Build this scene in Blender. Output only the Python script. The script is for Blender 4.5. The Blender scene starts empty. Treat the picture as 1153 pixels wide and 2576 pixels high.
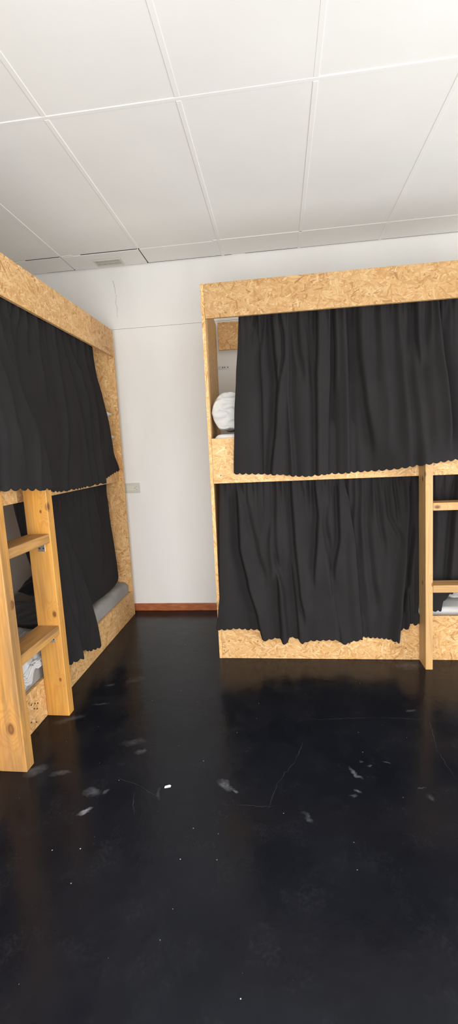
import bpy, bmesh, math, random
from mathutils import Vector, Matrix, noise

random.seed(7)
SC = bpy.context.scene
COL = SC.collection
PI = math.pi

# ------------------------------------------------------------------ room numbers (metres)
WALL_Y = 3.406; CEIL = 2.7045
BED_Y = 2.571            # front plane of the bunk on the back wall
BED_X = -1.2145          # front plane of the bunk on the left side

# ------------------------------------------------------------------ node helpers
class NT:
    def __init__(s, name):
        s.m = bpy.data.materials.new(name); s.m.use_nodes = True
        s.t = s.m.node_tree; s.t.nodes.clear()
        s.out = s.n('ShaderNodeOutputMaterial')
        s.b = s.n('ShaderNodeBsdfPrincipled')
        s.l(s.b.outputs[0], s.out.inputs[0])
    def n(s, t, **k):
        o = s.t.nodes.new(t)
        for a, v in k.items(): setattr(o, a, v)
        return o
    def l(s, a, b): s.t.links.new(a, b)
    def setin(s, sock, v):
        if isinstance(v, bpy.types.NodeSocket): s.l(v, sock)
        else: sock.default_value = v
    def math(s, op, a, b=0.0, c=0.0, clamp=False):
        o = s.n('ShaderNodeMath', operation=op, use_clamp=clamp)
        s.setin(o.inputs[0], a); s.setin(o.inputs[1], b); s.setin(o.inputs[2], c)
        return o.outputs[0]
    def vmath(s, op, a, b=(0, 0, 0)):
        o = s.n('ShaderNodeVectorMath', operation=op)
        s.setin(o.inputs[0], a); s.setin(o.inputs[1], b)
        return o.outputs[1] if op in ('LENGTH', 'DISTANCE', 'DOT_PRODUCT') else o.outputs[0]
    def mapping(s, v, loc=(0, 0, 0), rot=(0, 0, 0), scale=(1, 1, 1), kind='POINT'):
        o = s.n('ShaderNodeMapping', vector_type=kind)
        s.l(v, o.inputs[0]); o.inputs[1].default_value = loc; o.inputs[2].default_value = rot; o.inputs[3].default_value = scale
        return o.outputs[0]
    def noise(s, v, scale, detail=2.0, rough=0.5, out=0):
        o = s.n('ShaderNodeTexNoise'); s.l(v, o.inputs['Vector'])
        o.inputs['Scale'].default_value = scale; o.inputs['Detail'].default_value = detail; o.inputs['Roughness'].default_value = rough
        return o.outputs[out]
    def ramp(s, f, stops, interp='LINEAR'):
        o = s.n('ShaderNodeValToRGB'); s.l(f, o.inputs[0]); r = o.color_ramp; r.interpolation = interp
        while len(r.elements) > 1: r.elements.remove(r.elements[-1])
        r.elements[0].position = stops[0][0]; r.elements[0].color = (*stops[0][1], 1)
        for p, c in stops[1:]:
            e = r.elements.new(p); e.color = (*c, 1)
        return o.outputs[0]
    def mix(s, f, a, b, blend='MIX'):
        o = s.n('ShaderNodeMix', data_type='RGBA', blend_type=blend)
        s.setin(o.inputs[0], f)
        for sock, v in ((o.inputs[6], a), (o.inputs[7], b)):
            if isinstance(v, tuple): v = (*v[:3], 1)
            s.setin(sock, v)
        return o.outputs[2]
    def mapr(s, v, a, b, c, d):
        o = s.n('ShaderNodeMapRange'); s.l(v, o.inputs[0])
        for i, x in enumerate((a, b, c, d)): o.inputs[i + 1].default_value = x
        return o.outputs[0]
    def bump(s, h, strength, dist):
        o = s.n('ShaderNodeBump'); o.inputs['Strength'].default_value = strength; o.inputs['Distance'].default_value = dist
        s.l(h, o.inputs['Height']); s.l(o.outputs[0], s.b.inputs['Normal'])
    def base(s, c, rough=0.6, spec=0.5, metal=0.0):
        s.setin(s.b.inputs['Base Color'], (*c, 1) if isinstance(c, tuple) else c)
        s.setin(s.b.inputs['Roughness'], rough)
        s.b.inputs['Specular IOR Level'].default_value = spec
        s.b.inputs['Metallic'].default_value = metal

def plain(name, c, rough=0.6, spec=0.4, metal=0.0):
    t = NT(name); t.base(c, rough, spec, metal); return t.m

def mat_wall():
    t = NT('wall_paint'); p = t.n('ShaderNodeNewGeometry').outputs['Position']
    st = t.mapping(p, scale=(1, 1, .35))
    n1 = t.noise(st, 2.2, 4, .55); n2 = t.noise(p, 26, 3, .6)
    c = t.ramp(n1, [(.3, (.775, .765, .735)), (.5, (.81, .80, .775)), (.7, (.83, .825, .80))])
    # hairline crack and flaked patches on the plaster
    w = t.noise(p, 14, 2, .5)
    sx = t.n('ShaderNodeSeparateXYZ'); t.l(p, sx.inputs[0])
    dx = t.math('ABSOLUTE', t.math('ADD', t.math('ADD', sx.outputs[0], 1.196), t.math('MULTIPLY', t.math('SUBTRACT', w, .5), .05)))
    crack = t.math('MULTIPLY', t.math('LESS_THAN', dx, .0022), t.math('GREATER_THAN', sx.outputs[2], 2.27))
    crack = t.math('MULTIPLY', crack, t.math('GREATER_THAN', t.noise(p, 9, 1), .47))
    c = t.mix(t.math('MULTIPLY', crack, .5), c, (.30, .28, .25))
    t.base(c, .62, .35)
    t.bump(t.math('ADD', t.math('MULTIPLY', n1, 1.0), t.math('MULTIPLY', n2, .12)), .35, .012)
    return t.m

def mat_ceiling():
    t = NT('ceiling_paint'); p = t.n('ShaderNodeNewGeometry').outputs['Position']
    n1 = t.noise(p, 1.6, 3, .5)
    c = t.ramp(n1, [(.3, (.80, .79, .765)), (.7, (.85, .845, .82))])
    t.base(c, .55, .35); t.bump(t.noise(p, 7, 3, .5), .2, .006)
    return t.m

def mat_osb(name, seed=0.0, tint=(1, 1, 1), dark=1.0):
    t = NT(name)
    uv = t.n('ShaderNodeUVMap').outputs[0]
    uv = t.mapping(uv, loc=(seed * 1.37, seed * 2.11, 0))
    wz = t.noise(uv, 18, 2, .5, out=1)
    warp = t.n('ShaderNodeVectorMath', operation='MULTIPLY_ADD')
    t.l(wz, warp.inputs[0]); warp.inputs[1].default_value = (.02, .02, 0); t.l(uv, warp.inputs[2])
    uvw = warp.outputs[0]
    cur = None; tone = None; edge = None; fib = None
    specs = [(.15, .070, .0115), (-.55, .058, .0095), (.85, .050, .0088), (-1.15, .046, .008), (1.45, .050, .0095), (.45, .038, .0058), (-.2, .042, .005)]
    for k, (a, ln, wd) in enumerate(specs):
        v = t.mapping(uvw, loc=(k * 3.1, k * 5.7, 0), rot=(0, 0, a))
        v = t.mapping(v, scale=(1 / ln, 1 / wd, 1))
        vo = t.n('ShaderNodeTexVoronoi', voronoi_dimensions='2D', feature='F1'); t.l(v, vo.inputs['Vector']); vo.inputs['Scale'].default_value = 1
        sp = t.n('ShaderNodeSeparateColor'); t.l(vo.outputs['Color'], sp.inputs[0])
        pr = sp.outputs[0]; tn = sp.outputs[1]
        ed = t.mapr(vo.outputs['Distance'], .45, .85, 0, 1)
        fb = t.noise(t.mapping(v, scale=(.35, 3.2, 1)), 1.6, 2, .6)
        if cur is None: cur, tone, edge, fib = pr, tn, ed, fb
        else:
            m = t.math('GREATER_THAN', pr, cur)
            def sel(x, y):
                o = t.n('ShaderNodeMix', data_type='FLOAT'); t.l(m, o.inputs[0]); t.l(x, o.inputs[2]); t.l(y, o.inputs[3]); return o.outputs[0]
            tone, edge, fib = sel(tone, tn), sel(edge, ed), sel(fib, fb)
            cur = t.math('MAXIMUM', cur, pr)
    d = dark
    c = t.ramp(tone, [(0, (.40 * d, .19 * d, .062 * d)), (.10, (.56 * d, .305 * d, .11 * d)), (.45, (.665 * d, .395 * d, .16 * d)), (.8, (.74 * d, .475 * d, .215 * d)), (1, (.81 * d, .57 * d, .31 * d))])
    c = t.mix(t.math('MULTIPLY', t.mapr(fib, .35, .75, 1, 0), .30), c, (.42 * d, .22 * d, .085 * d))
    c = t.mix(t.math('MULTIPLY', edge, .42), c, (.36 * d, .18 * d, .065 * d))
    specks = t.math('GREATER_THAN', t.noise(uv, 95, 1, .5), .74)
    c = t.mix(t.math('MULTIPLY', specks, .55), c, (.20, .09, .03))
    c = t.mix(1.0, c, tint, 'MULTIPLY')
    t.base(c, .55, .35)
    t.bump(t.math('SUBTRACT', tone, t.math('MULTIPLY', edge, .8)), .25, .0012)
    return t.m

def mat_pine(name, axis, knots=(), seed=0.0, a=(.72, .44, .175), b=(.56, .30, .095), grey=0.0):
    """axis: long axis 0/1/2 in object space; knots: ((x,y,z), radius) in object space."""
    t = NT(name)
    o = t.n('ShaderNodeTexCoord').outputs['Object']
    sc = [9.0, 9.0, 9.0]; sc[axis] = .55
    v = t.mapping(o, loc=(seed, seed * .7, seed * 1.3))
    st = t.mapping(v, scale=tuple(sc))
    ring = t.noise(st, 1.5, 2, .5)
    dk = None
    for q, r in knots:
        m = [1, 1, 1]; m[axis] = .62
        d = t.vmath('LENGTH', t.vmath('MULTIPLY', t.vmath('SUBTRACT', o, q), tuple(m)))
        g = t.math('POWER', 2.718, t.math('MULTIPLY', t.math('POWER', t.math('DIVIDE', d, r * 2.2), 2), -1))
        ring = t.math('ADD', ring, t.math('MULTIPLY', g, .5))
        kk = t.mapr(d, r * .55, r * 1.15, 1, 0)
        dk = kk if dk is None else t.math('MAXIMUM', dk, kk)
    bands = t.math('SINE', t.math('MULTIPLY', ring, 62))
    fine = [160.0, 160.0, 160.0]; fine[axis] = 5
    fib = t.noise(t.mapping(v, scale=tuple(fine)), 1, 2, .6)
    blot = t.noise(t.mapping(v, scale=tuple(3.5 if i == axis else 10 for i in range(3))), 1, 2, .5)
    c = t.mix(t.mapr(bands, -.2, 1, 0, .55), a, b)
    c = t.mix(t.mapr(fib, .35, .7, 0, .28), c, b)
    c = t.mix(t.mapr(blot, .5, .75, 0, .45), c, (.62, .33, .10))
    if grey: c = t.mix(t.mapr(t.noise(t.mapping(v, scale=tuple(2 if i == axis else 14 for i in range(3))), 1, 3, .6), .34, .60, 0, grey), c, (.25, .150, .072))
    if grey: c = t.mix(t.math('MULTIPLY', t.mapr(t.noise(t.mapping(v, scale=tuple(1.2 if i == axis else 30 for i in range(3))), 1, 3, .65), .50, .64, 0, 1), grey * .8), c, (.17, .095, .045))
    if dk is not None:
        c = t.mix(t.math('MULTIPLY', dk, .85), c, t.mix(t.mapr(bands, -1, 1, 0, 1), (.20, .075, .024), (.085, .035, .016)))
    t.base(c, .5, .4)
    t.bump(t.math('ADD', fib, t.math('MULTIPLY', bands, .3)), .12, .0015)
    return t.m

def mat_cloth(name, c, sheen=.25, weave=True, wrinkle=0.0, rough=.9):
    t = NT(name); o = t.n('ShaderNodeTexCoord').outputs['Object']
    n = t.noise(o, 5, 3, .6)
    col = t.mix(t.mapr(n, .3, .7, 0, 1), tuple(x * .88 for x in c), tuple(x * 1.1 for x in c))
    t.base(col, rough, .2)
    t.b.inputs['Sheen Weight'].default_value = sheen; t.b.inputs['Sheen Roughness'].default_value = .55
    h = t.noise(t.mapping(o, scale=(900, 900, 260)), 1, 1, .5) if weave else n
    if wrinkle:
        h = t.noise(t.mapping(o, scale=(1, 1, 1.0)), 13, 3, .55)
        t.bump(h, .8, wrinkle)
    else: t.bump(h, .08, .0006)
    return t.m

def mat_crumple():
    t = NT('crumpled_white_cotton'); o = t.n('ShaderNodeTexCoord').outputs['Object']
    t.base((.56, .555, .545), .85, .2)
    wv = t.n('ShaderNodeVectorMath', operation='MULTIPLY_ADD')
    t.l(t.noise(o, 5, 2, .5, out=1), wv.inputs[0]); wv.inputs[1].default_value = (.12, .12, .12); t.l(o, wv.inputs[2])
    m = t.mapping(wv.outputs[0], rot=(.2, .5, .3), scale=(1, 1, 2.3))
    r = t.math('SUBTRACT', 1.0, t.math('ABSOLUTE', t.math('MULTIPLY', t.math('SUBTRACT', t.noise(m, 7, 1.5, .5), .5), 2.6)))
    t.bump(t.math('POWER', r, 3.0), .75, .016)
    return t.m

def mat_striped():
    t = NT('striped_sheet'); uv = t.n('ShaderNodeUVMap').outputs[0]
    s = t.n('ShaderNodeSeparateXYZ'); t.l(uv, s.inputs[0])
    w = t.math('FRACT', t.math('MULTIPLY', s.outputs[0], 62))
    m = t.mapr(t.math('ABSOLUTE', t.math('SUBTRACT', w, .5)), .36, .42, 0, 1)
    c = t.mix(t.math('MULTIPLY', m, .7), (.60, .60, .60), (.22, .26, .32))
    t.base(c, .9, .2); t.bump(t.noise(uv, 22, 3, .55), .6, .006)
    return t.m

def mat_floor():
    t = NT('black_floor_paint'); p = t.n('ShaderNodeNewGeometry').outputs['Position']
    n1 = t.noise(p, 2.3, 4, .6); n2 = t.noise(p, 30, 3, .6); n3 = t.noise(p, 7, 4, .65)
    c = t.ramp(n1, [(.3, (.0040, .0046, .0068)), (.7, (.0075, .0084, .0118))])
    wv = t.n('ShaderNodeVectorMath', operation='MULTIPLY_ADD')
    t.l(t.noise(p, 22, 3, .6, out=1), wv.inputs[0]); wv.inputs[1].default_value = (.05, .05, 0); t.l(t.vmath('SUBTRACT', p, (.025, .025, 0)), wv.inputs[2])
    pw = wv.outputs[0]
    # worn smears: x, y, half length, half width, angle, strength
    smears = [(-.755, 1.372, .030, .010, .9, .22), (-.765, 1.462, .035, .022, .2, .055), (-.71, 1.463, .014, .008, .5, .05),
              (-.948, 1.552, .038, .015, .3, .06), (-.645, 1.70, .026, .017, .6, .06), (-.70, 1.76, .06, .025, .2, .03),
              (-.245, 1.525, .045, .015, -.75, .075), (-.205, 1.492, .014, .008, -.6, .10), (.262, 1.617, .036, .009, -.85, .11),
              (.254, 1.525, .016, .010, -.5, .09), (.236, 1.50, .010, .007, 0, .05), (.50, 1.55, .022, .004, 0, .05), (.52, 1.51, .012, .02, .3, .03),
              (.725, 2.50, .085, .05, .1, .040), (-1.085, 1.91, .08, .02, .5, .045), (-1.06, 1.56, .05, .03, .6, .06),
              (-.87, 2.30, .06, .03, .5, .025), (.06, 1.395, .025, .008, -.9, .04), (-.50, 1.47, .008, .03, .1, .03), (-1.00, 2.24, .03, .015, .4, .04),
              (.33, 1.66, .010, .006, 0, .06), (.30, 1.69, .009, .006, 0, .05), (.40, 1.68, .02, .004, -.3, .06), (.60, 2.05, .03, .012, .2, .03), (-.98, 2.05, .05, .006, .1, .035)]
    sm = None
    for x, y, a, b, ang, s in smears:
        d = t.vmath('LENGTH', t.vmath('MULTIPLY', t.mapping(pw, loc=(x, y, 0), rot=(0, 0, ang), scale=(a, b, 1), kind='TEXTURE'), (1, 1, 0)))
        k = t.mapr(d, .35, 1.15, s, 0)
        sm = k if sm is None else t.math('MAXIMUM', sm, k)
    sm = t.math('MULTIPLY', sm, t.mapr(n2, .35, .6, .45, 1))
    # fine cracks in the screed: x0,y0,x1,y1
    cracks = [(.43, 1.989, .663, 1.983), (.663, 1.983, .628, 1.775), (.628, 1.775, .640, 1.62), (.640, 1.62, .72, 1.50), (.032, 1.685, -.043, 1.548), (-.043, 1.548, -.082, 1.412),
              (-.057, 1.432, -.20, 1.432), (-.695, 1.541, -.58, 1.50), (-.58, 1.50, -.504, 1.455), (-.601, 1.476, -.564, 1.365), (.09, 1.96, .43, 1.989), (.07, 1.80, .032, 1.685)]
    ck = None
    wv2 = t.n('ShaderNodeVectorMath', operation='MULTIPLY_ADD')
    t.l(t.noise(p, 30, 2, .6, out=1), wv2.inputs[0]); wv2.inputs[1].default_value = (.022, .022, 0); t.l(t.vmath('SUBTRACT', p, (.011, .011, 0)), wv2.inputs[2])
    for x0, y0, x1, y1 in cracks:
        L = math.hypot(x1 - x0, y1 - y0) / 2
        d = t.vmath('LENGTH', t.vmath('MULTIPLY', t.mapping(wv2.outputs[0], loc=((x0 + x1) / 2, (y0 + y1) / 2, 0), rot=(0, 0, math.atan2(y1 - y0, x1 - x0)), scale=(L * 1.06, .0016, 1), kind='TEXTURE'), (1, 1, 0)))
        k = t.mapr(d, .6, 1.1, .020, 0)
        ck = k if ck is None else t.math('MAXIMUM', ck, k)
    vo = t.n('ShaderNodeTexVoronoi', voronoi_dimensions='2D'); t.l(p, vo.inputs['Vector']); vo.inputs['Scale'].default_value = 9
    sc = t.n('ShaderNodeSeparateColor'); t.l(vo.outputs['Color'], sc.inputs[0])
    spk = t.math('MULTIPLY', t.math('LESS_THAN', vo.outputs['Distance'], t.math('MULTIPLY', sc.outputs[1], .020)), t.math('GREATER_THAN', sc.outputs[0], .62))
    dust = t.math('MULTIPLY', t.mapr(n3, .50, .75, 0, .010), t.mapr(t.noise(p, 85, 3, .7), .42, .68, 0, 1))
    k = t.math('ADD', t.math('MAXIMUM', t.math('MAXIMUM', sm, ck), t.math('MULTIPLY', spk, t.mapr(sc.outputs[2], 0, 1, .05, .45))), dust)
    c = t.mix(k, c, (.86, .88, .97))
    t.base(c, t.math('ADD', t.mapr(n1, .3, .7, .13, .24), t.math('ADD', t.mapr(n3, .45, .75, 0, .10), t.math('MULTIPLY', sm, 1.5))), .19)
    t.bump(t.math('ADD', t.math('MULTIPLY', n1, 1.0), t.math('ADD', t.math('MULTIPLY', n3, .38), t.math('MULTIPLY', t.noise(p, 48, 3, .65), .055))), .30, .010)
    return t.m

M = dict(
    wall=mat_wall(), ceil=mat_ceiling(), floor=mat_floor(),
    gap_shade=plain('dark_gap_shade', (.03, .03, .03), .9),  # near-black colour standing in for shade inside board gaps
    skirting=None,
    cloth=mat_cloth('black_curtain_cloth', (.0162, .0141, .0149), 0.0),
    white=mat_cloth('white_cotton', (.56, .555, .545), .1, False, .004),
    cotton=mat_cloth('pale_cotton', (.70, .695, .68), .1, False, .006),
    greysheet=mat_cloth('grey_sheet', (.245, .235, .222), .1, False, .014),
    mattgrey=mat_cloth('grey_mattress_cloth', (.13, .13, .135), .1),
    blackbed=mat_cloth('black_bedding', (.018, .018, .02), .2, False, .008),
    striped=mat_striped(), crumple=mat_crumple(),
    steel=plain('zinc_steel', (.62, .64, .66), .35, .5, .9),
    hole=plain('dark_hole', (.02, .018, .015), .8),
    screw=plain('dark_screw', (.05, .035, .02), .6),
    plastic=plain('aged_plastic', (.60, .585, .52), .4),
    plastic2=plain('aged_plastic_module', (.66, .64, .56), .4),
    vent_shade=plain('vent_duct_grey', (.22, .215, .20), .7),
    paper=plain('white_paper', (.85, .86, .88), .7),
    frame=plain('white_window_paint', (.75, .75, .74), .4),
)
def mat_skirting():
    t = NT('red_brown_skirting'); p = t.n('ShaderNodeNewGeometry').outputs['Position']
    c = t.ramp(t.noise(t.mapping(p, scale=(1, 1, 4)), 16, 3, .6), [(.3, (.27, .075, .024)), (.6, (.40, .125, .045)), (.75, (.46, .20, .10))])
    t.base(c, .45, .4); return t.m
M['skirting'] = mat_skirting()
OSB = [mat_osb('chipboard_%s' % w, i * 3.3, dark=(.74, 1.08, 1.1, .98, .92, 1)[i]) for i, w in enumerate(('straw', 'honey', 'amber', 'oat', 'wheat', 'corn'))]

# ------------------------------------------------------------------ mesh helpers
def finish(bm, name, mats, parent=None, loc=None, smooth=False):
    """mesh in world coordinates -> object with its origin at the bottom centre of its box"""
    bm.normal_update()
    if loc is None:
        xs = [v.co.x for v in bm.verts]; ys = [v.co.y for v in bm.verts]; zs = [v.co.z for v in bm.verts]
        loc = Vector(((min(xs) + max(xs)) / 2, (min(ys) + max(ys)) / 2, min(zs)))
    loc = Vector(loc)
    for v in bm.verts: v.co -= loc
    me = bpy.data.meshes.new(name); bm.to_mesh(me); bm.free()
    for m in (mats if isinstance(mats, (list, tuple)) else [mats]): me.materials.append(m)
    if smooth:
        for p in me.polygons: p.use_smooth = True
    o = bpy.data.objects.new(name, me); COL.objects.link(o)
    if parent is not None:
        o.parent = parent
        w = Vector((0, 0, 0)); q = parent
        while q is not None: w += q.location; q = q.parent
        o.location = loc - w
    else: o.location = loc
    return o

def box_uv(bm, faces, long_axis=None):
    uvl = bm.loops.layers.uv.verify()
    for f in faces:
        n = f.normal; k = max(range(3), key=lambda i: abs(n[i]))
        ax = [i for i in range(3) if i != k]
        if long_axis in ax and ax[0] != long_axis: ax = ax[::-1]
        for l in f.loops:
            co = l.vert.co; l[uvl].uv = (co[ax[0]] + k * 1.7, co[ax[1]] + k * .9)

def add_box(bm, x0, x1, y0, y1, z0, z1, bev=0.0, mi=0, shear=None, seg=2):
    b = bmesh.new()
    bmesh.ops.create_cube(b, size=1.0)
    for v in b.verts:
        v.co = Vector(((x0 + x1) / 2 + v.co.x * (x1 - x0), (y0 + y1) / 2 + v.co.y * (y1 - y0), (z0 + z1) / 2 + v.co.z * (z1 - z0)))
    if bev > 0: bmesh.ops.bevel(b, geom=b.edges[:] , offset=bev, segments=seg, affect='EDGES', profile=.5)
    b.normal_update()
    dims = (x1 - x0, y1 - y0, z1 - z0); la = max(range(3), key=lambda i: dims[i])
    box_uv(b, b.faces, la)
    if shear:
        for v in b.verts: v.co = shear(v.co)
    for f in b.faces: f.material_index = mi
    tmp = bpy.data.meshes.new('tmp'); b.to_mesh(tmp); b.free(); bm.from_mesh(tmp); bpy.data.meshes.remove(tmp)

def add_cyl(bm, c, axis, r, h, mi=0, n=14):
    q = Vector((0, 0, 1)).rotation_difference(Vector(axis)).to_matrix().to_4x4()
    g = bmesh.ops.create_cone(bm, cap_ends=True, segments=n, radius1=r, radius2=r * .92, depth=h, matrix=Matrix.Translation(Vector(c)) @ q)
    for v in g['verts']:
        for f in v.link_faces: f.material_index = mi

def box(name, dims, mat, parent=None, bev=0.0, shear=None):
    bm = bmesh.new(); bm.loops.layers.uv.verify(); add_box(bm, *dims, bev=bev, shear=shear)
    return finish(bm, name, mat, parent)

def empty(name, loc, parent=None):
    o = bpy.data.objects.new(name, None); COL.objects.link(o); o.empty_display_size = .1
    o.parent = parent
    w = Vector((0, 0, 0)); q = parent
    while q is not None: w += q.location; q = q.parent
    o.location = Vector(loc) - w
    return o

def tag(o, label, cat, group=None):
    o['label'] = label; o['category'] = cat
    if group: o['group'] = group
    return o

def struct(o):
    o['kind'] = 'structure'; return o

def interp(poly, z, k=1):
    """poly of (s, z) with falling z -> s at z, extrapolated flat"""
    if z >= poly[0][1]: return poly[0][0]
    for (s0, z0), (s1, z1) in zip(poly, poly[1:]):
        if z >= z1:
            f = (z0 - z) / max(1e-9, z0 - z1); f = f * f * (3 - 2 * f) * .5 + f * .5
            return s0 + (s1 - s0) * f
    return poly[-1][0]

def hat(poly, s):
    if s <= poly[0][0]: return poly[0][1]
    for (s0, z0), (s1, z1) in zip(poly, poly[1:]):
        if s <= s1: return z0 + (z1 - z0) * (s - s0) / max(1e-9, s1 - s0)
    return poly[-1][1]

def sstep(a, b, x):
    t = max(0.0, min(1.0, (x - a) / (b - a))); return t * t * (3 - 2 * t)

# ------------------------------------------------------------------ curtains
def curtain(name, axis, left, right, ztop, hem, base, folds, label, scallop=.036, sdepth=.010, clamp=None, seed=0, gather=.006, wave=.010, du=.0045, nv=84, bumpf=None, free=None, group=None):
    """axis 0: cloth spread along X facing -Y; axis 1: spread along Y facing +X. s = coordinate along the cloth.
    base(z) = coordinate of the cloth plane, folds = (kind, amplitude, width, [(s,z)...]) measured outwards."""
    width = max(abs(interp(right, z) - interp(left, z)) for z in (ztop, (ztop + hem[0][1]) / 2, hem[0][1]))
    nu = max(24, int(width / du))
    bm = bmesh.new(); uvl = bm.loops.layers.uv.verify(); grid = []
    ph = [random.Random(seed * 31 + i).uniform(0, 6.28) for i in range(12)]
    out = -1 if axis == 0 else 1
    for i in range(nu + 1):
        u = i / nu
        zh = hat(hem, interp(left, hem[0][1]) * (1 - u) + interp(right, hem[-1][1]) * u)
        for _ in range(4):
            sb = interp(left, zh) * (1 - u) + interp(right, zh) * u
            zh = hat(hem, sb)
        zh0 = zh
        sc = abs(math.sin(PI * (u * width) / scallop)); zh = zh + sdepth * (1 - sc ** .75)
        col = []
        for j in range(nv + 1):
            t = j / nv; t = 1 - (1 - t) ** 1.12
            z = ztop + (zh - ztop) * t
            s = interp(left, z) * (1 - u) + interp(right, z) * u
            d = 0.0
            tt = (ztop - z) / (ztop - zh0)
            # gathered heading, fading downwards
            g = math.exp(-(ztop - z) / .10) * gather
            d += g * (math.sin(s * 190 + ph[0]) + .8 * math.sin(s * 127 + ph[1] + 3 * (ztop - z)) + .5 * math.sin(s * 311 + ph[2]))
            # broad waves
            d += wave * (.25 + .75 * tt) * (math.sin(s * 19 + ph[3] + .8 * z) * .7 + math.sin(s * 34 + ph[4] - .9 * z) * .35 + math.sin(s * 58 + ph[5] + .5 * z) * .12)
            d += .004 * (noise.noise(Vector((s * 9 + seed, z * 2.2, seed * 2.1))))
            for kind, amp, w, pl in folds:
                if z > pl[0][1] + .08 or z < pl[-1][1] - .12: continue
                e = 1.0
                if pl[0][1] < ztop - .03: e *= 1 - sstep(pl[0][1] - .05, pl[0][1] + .08, z)
                if pl[-1][1] > zh0 + .06: e *= sstep(pl[-1][1] - .10, pl[-1][1] + .10, z)
                x = s - interp(pl, z)
                if abs(x) > w * 8: continue
                if kind == 's': d += 1.25 * amp * e * math.tanh(x / (w * .55)) * math.exp(-(x / (w * 3.6)) ** 2)
                else: d += -1.1 * amp * e * math.exp(-(x / w) ** 2) + amp * .45 * e * math.exp(-((abs(x) - w * 2.0) / w) ** 2)
            c = base(z) + out * d
            if bumpf: c += out * bumpf(s, z)
            if clamp: c = clamp(c, z, s)
            co = (s, c, z) if axis == 0 else (c, s, z)
            col.append(bm.verts.new(co))
        grid.append(col)
    for i in range(nu):
        for j in range(nv):
            q = (grid[i][j], grid[i][j + 1], grid[i + 1][j + 1], grid[i + 1][j])
            f = bm.faces.new(q)
            for l, (a, b) in zip(f.loops, ((i, j), (i, j + 1), (i + 1, j + 1), (i + 1, j))): l[uvl].uv = (a / nu * width, b / nv)
    o = finish(bm, name, M['cloth'], smooth=True)
    md = o.modifiers.new('thickness', 'SOLIDIFY'); md.thickness = .0016; md.offset = 0
    tag(o, label, 'curtain', 'black curtains on the bunks')
    return o

lin = lambda z0, d0, z1, d1: (lambda z: d0 + (d1 - d0) * sstep(z0, z1, z) if z1 > z0 else d0 + (d1 - d0) * sstep(-z0, -z1, -z))

# ------------------------------------------------------------------ soft goods
def pillow(name, centre, size, rot, mat, parent=None, seed=0, n=72, wr=.012, full=.52, pw=2.6):
    a, b, h = size[0] / 2, size[1] / 2, size[2] / 2
    bm = bmesh.new(); uvl = bm.loops.layers.uv.verify()
    R = rot.to_matrix(); c = Vector(centre); V = {}
    for side in (1, -1):
        for i in range(n + 1):
            for j in range(n + 1):
                u, v = -1 + 2 * i / n, -1 + 2 * j / n
                if side == -1 and (i in (0, n) or j in (0, n)): V[side, i, j] = V[1, i, j]; continue
                pin = 1 - .07 * (1 - v * v) ** 1.0 if abs(u) > .0 else 1
                x = a * u * (1 - .09 * (1 - v * v) * u * u); y = b * v * (1 - .10 * (1 - u * u) * v * v)
                th = h * ((1 - abs(u) ** pw) * (1 - abs(v) ** pw)) ** full
                q = Vector((u * 3.1 + seed, v * 3.1, side * 2 + seed))
                th *= 1 + .16 * noise.noise(q * .6)
                edge = min(1 - abs(u), 1 - abs(v))
                q1 = Vector((u * 2.2 + seed, v * 4.2 + seed, 3 * side)); q2 = Vector((u * 5.5 + v * 3.2, v * 2.6 - u * 3.8, seed + side))
                rid = (1 - abs(noise.noise(q1 * .75))) ** 4 + .45 * (1 - abs(noise.noise(q2 * .8))) ** 6
                if side == -1: th = min(th, h * .86)       # flattened where it rests
                wrk = wr * (rid - .35) * min(1, edge * 5)
                V[side, i, j] = bm.verts.new(c + R @ Vector((x, y, side * (th - wrk if edge > 0 else 0))))
    for side in (1, -1):
        for i in range(n):
            for j in range(n):
                q = [V[side, i, j], V[side, i + 1, j], V[side, i + 1, j + 1], V[side, i, j + 1]]
                if side == -1: q.reverse()
                f = bm.faces.new(q)
                for l in f.loops: l[uvl].uv = (l.vert.co.x, l.vert.co.y)
    return finish(bm, name, mat, parent, smooth=True)

def soft_box(name, dims, mat, parent=None, bev=.045, cuts=64, amp=.006, seed=0):
    x0, x1, y0, y1, z0, z1 = dims
    bm = bmesh.new(); bm.loops.layers.uv.verify()
    add_box(bm, x0, x1, y0, y1, z0, z1, bev=bev, seg=5)
    long_e = [e for e in bm.edges if e.calc_length() > .3]
    bmesh.ops.subdivide_edges(bm, edges=long_e, cuts=cuts, use_grid_fill=True)
    for v in bm.verts:
        if v.co.z > z0 + bev * .5:
            v.co.z += amp * (noise.noise(Vector((v.co.x * 7 + seed, v.co.y * 7, 1))) + .55 * noise.noise(Vector((v.co.x * 10 + v.co.y * 16, v.co.y * 12 - v.co.x * 22, seed))))
    return finish(bm, name, mat, parent, smooth=True)

# =================================================================== THE SETTING
bm = bmesh.new(); bm.loops.layers.uv.verify()
add_box(bm, -2.12, 2.96, -.86, 3.47, -.06, 0)
struct(finish(bm, 'floor', M['floor']))

bm = bmesh.new(); bm.loops.layers.uv.verify()
GZ = 2.2539
add_box(bm, -2.12, 2.96, WALL_Y, 3.47, 0, GZ - .0018)                       # lower boarding
add_box(bm, -2.12, 2.96, WALL_Y + .004, 3.47, GZ + .0018, CEIL + .05)        # upper plaster, a touch further back
add_box(bm, -2.12, 2.96, WALL_Y + .014, 3.47, GZ - .004, GZ + .004, mi=1)
struct(finish(bm, 'wall_back', [M['wall'], M['gap_shade']]))
struct(box('wall_left', (-2.12, -2.08, -.86, WALL_Y, 0, CEIL + .05), M['wall']))

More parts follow.
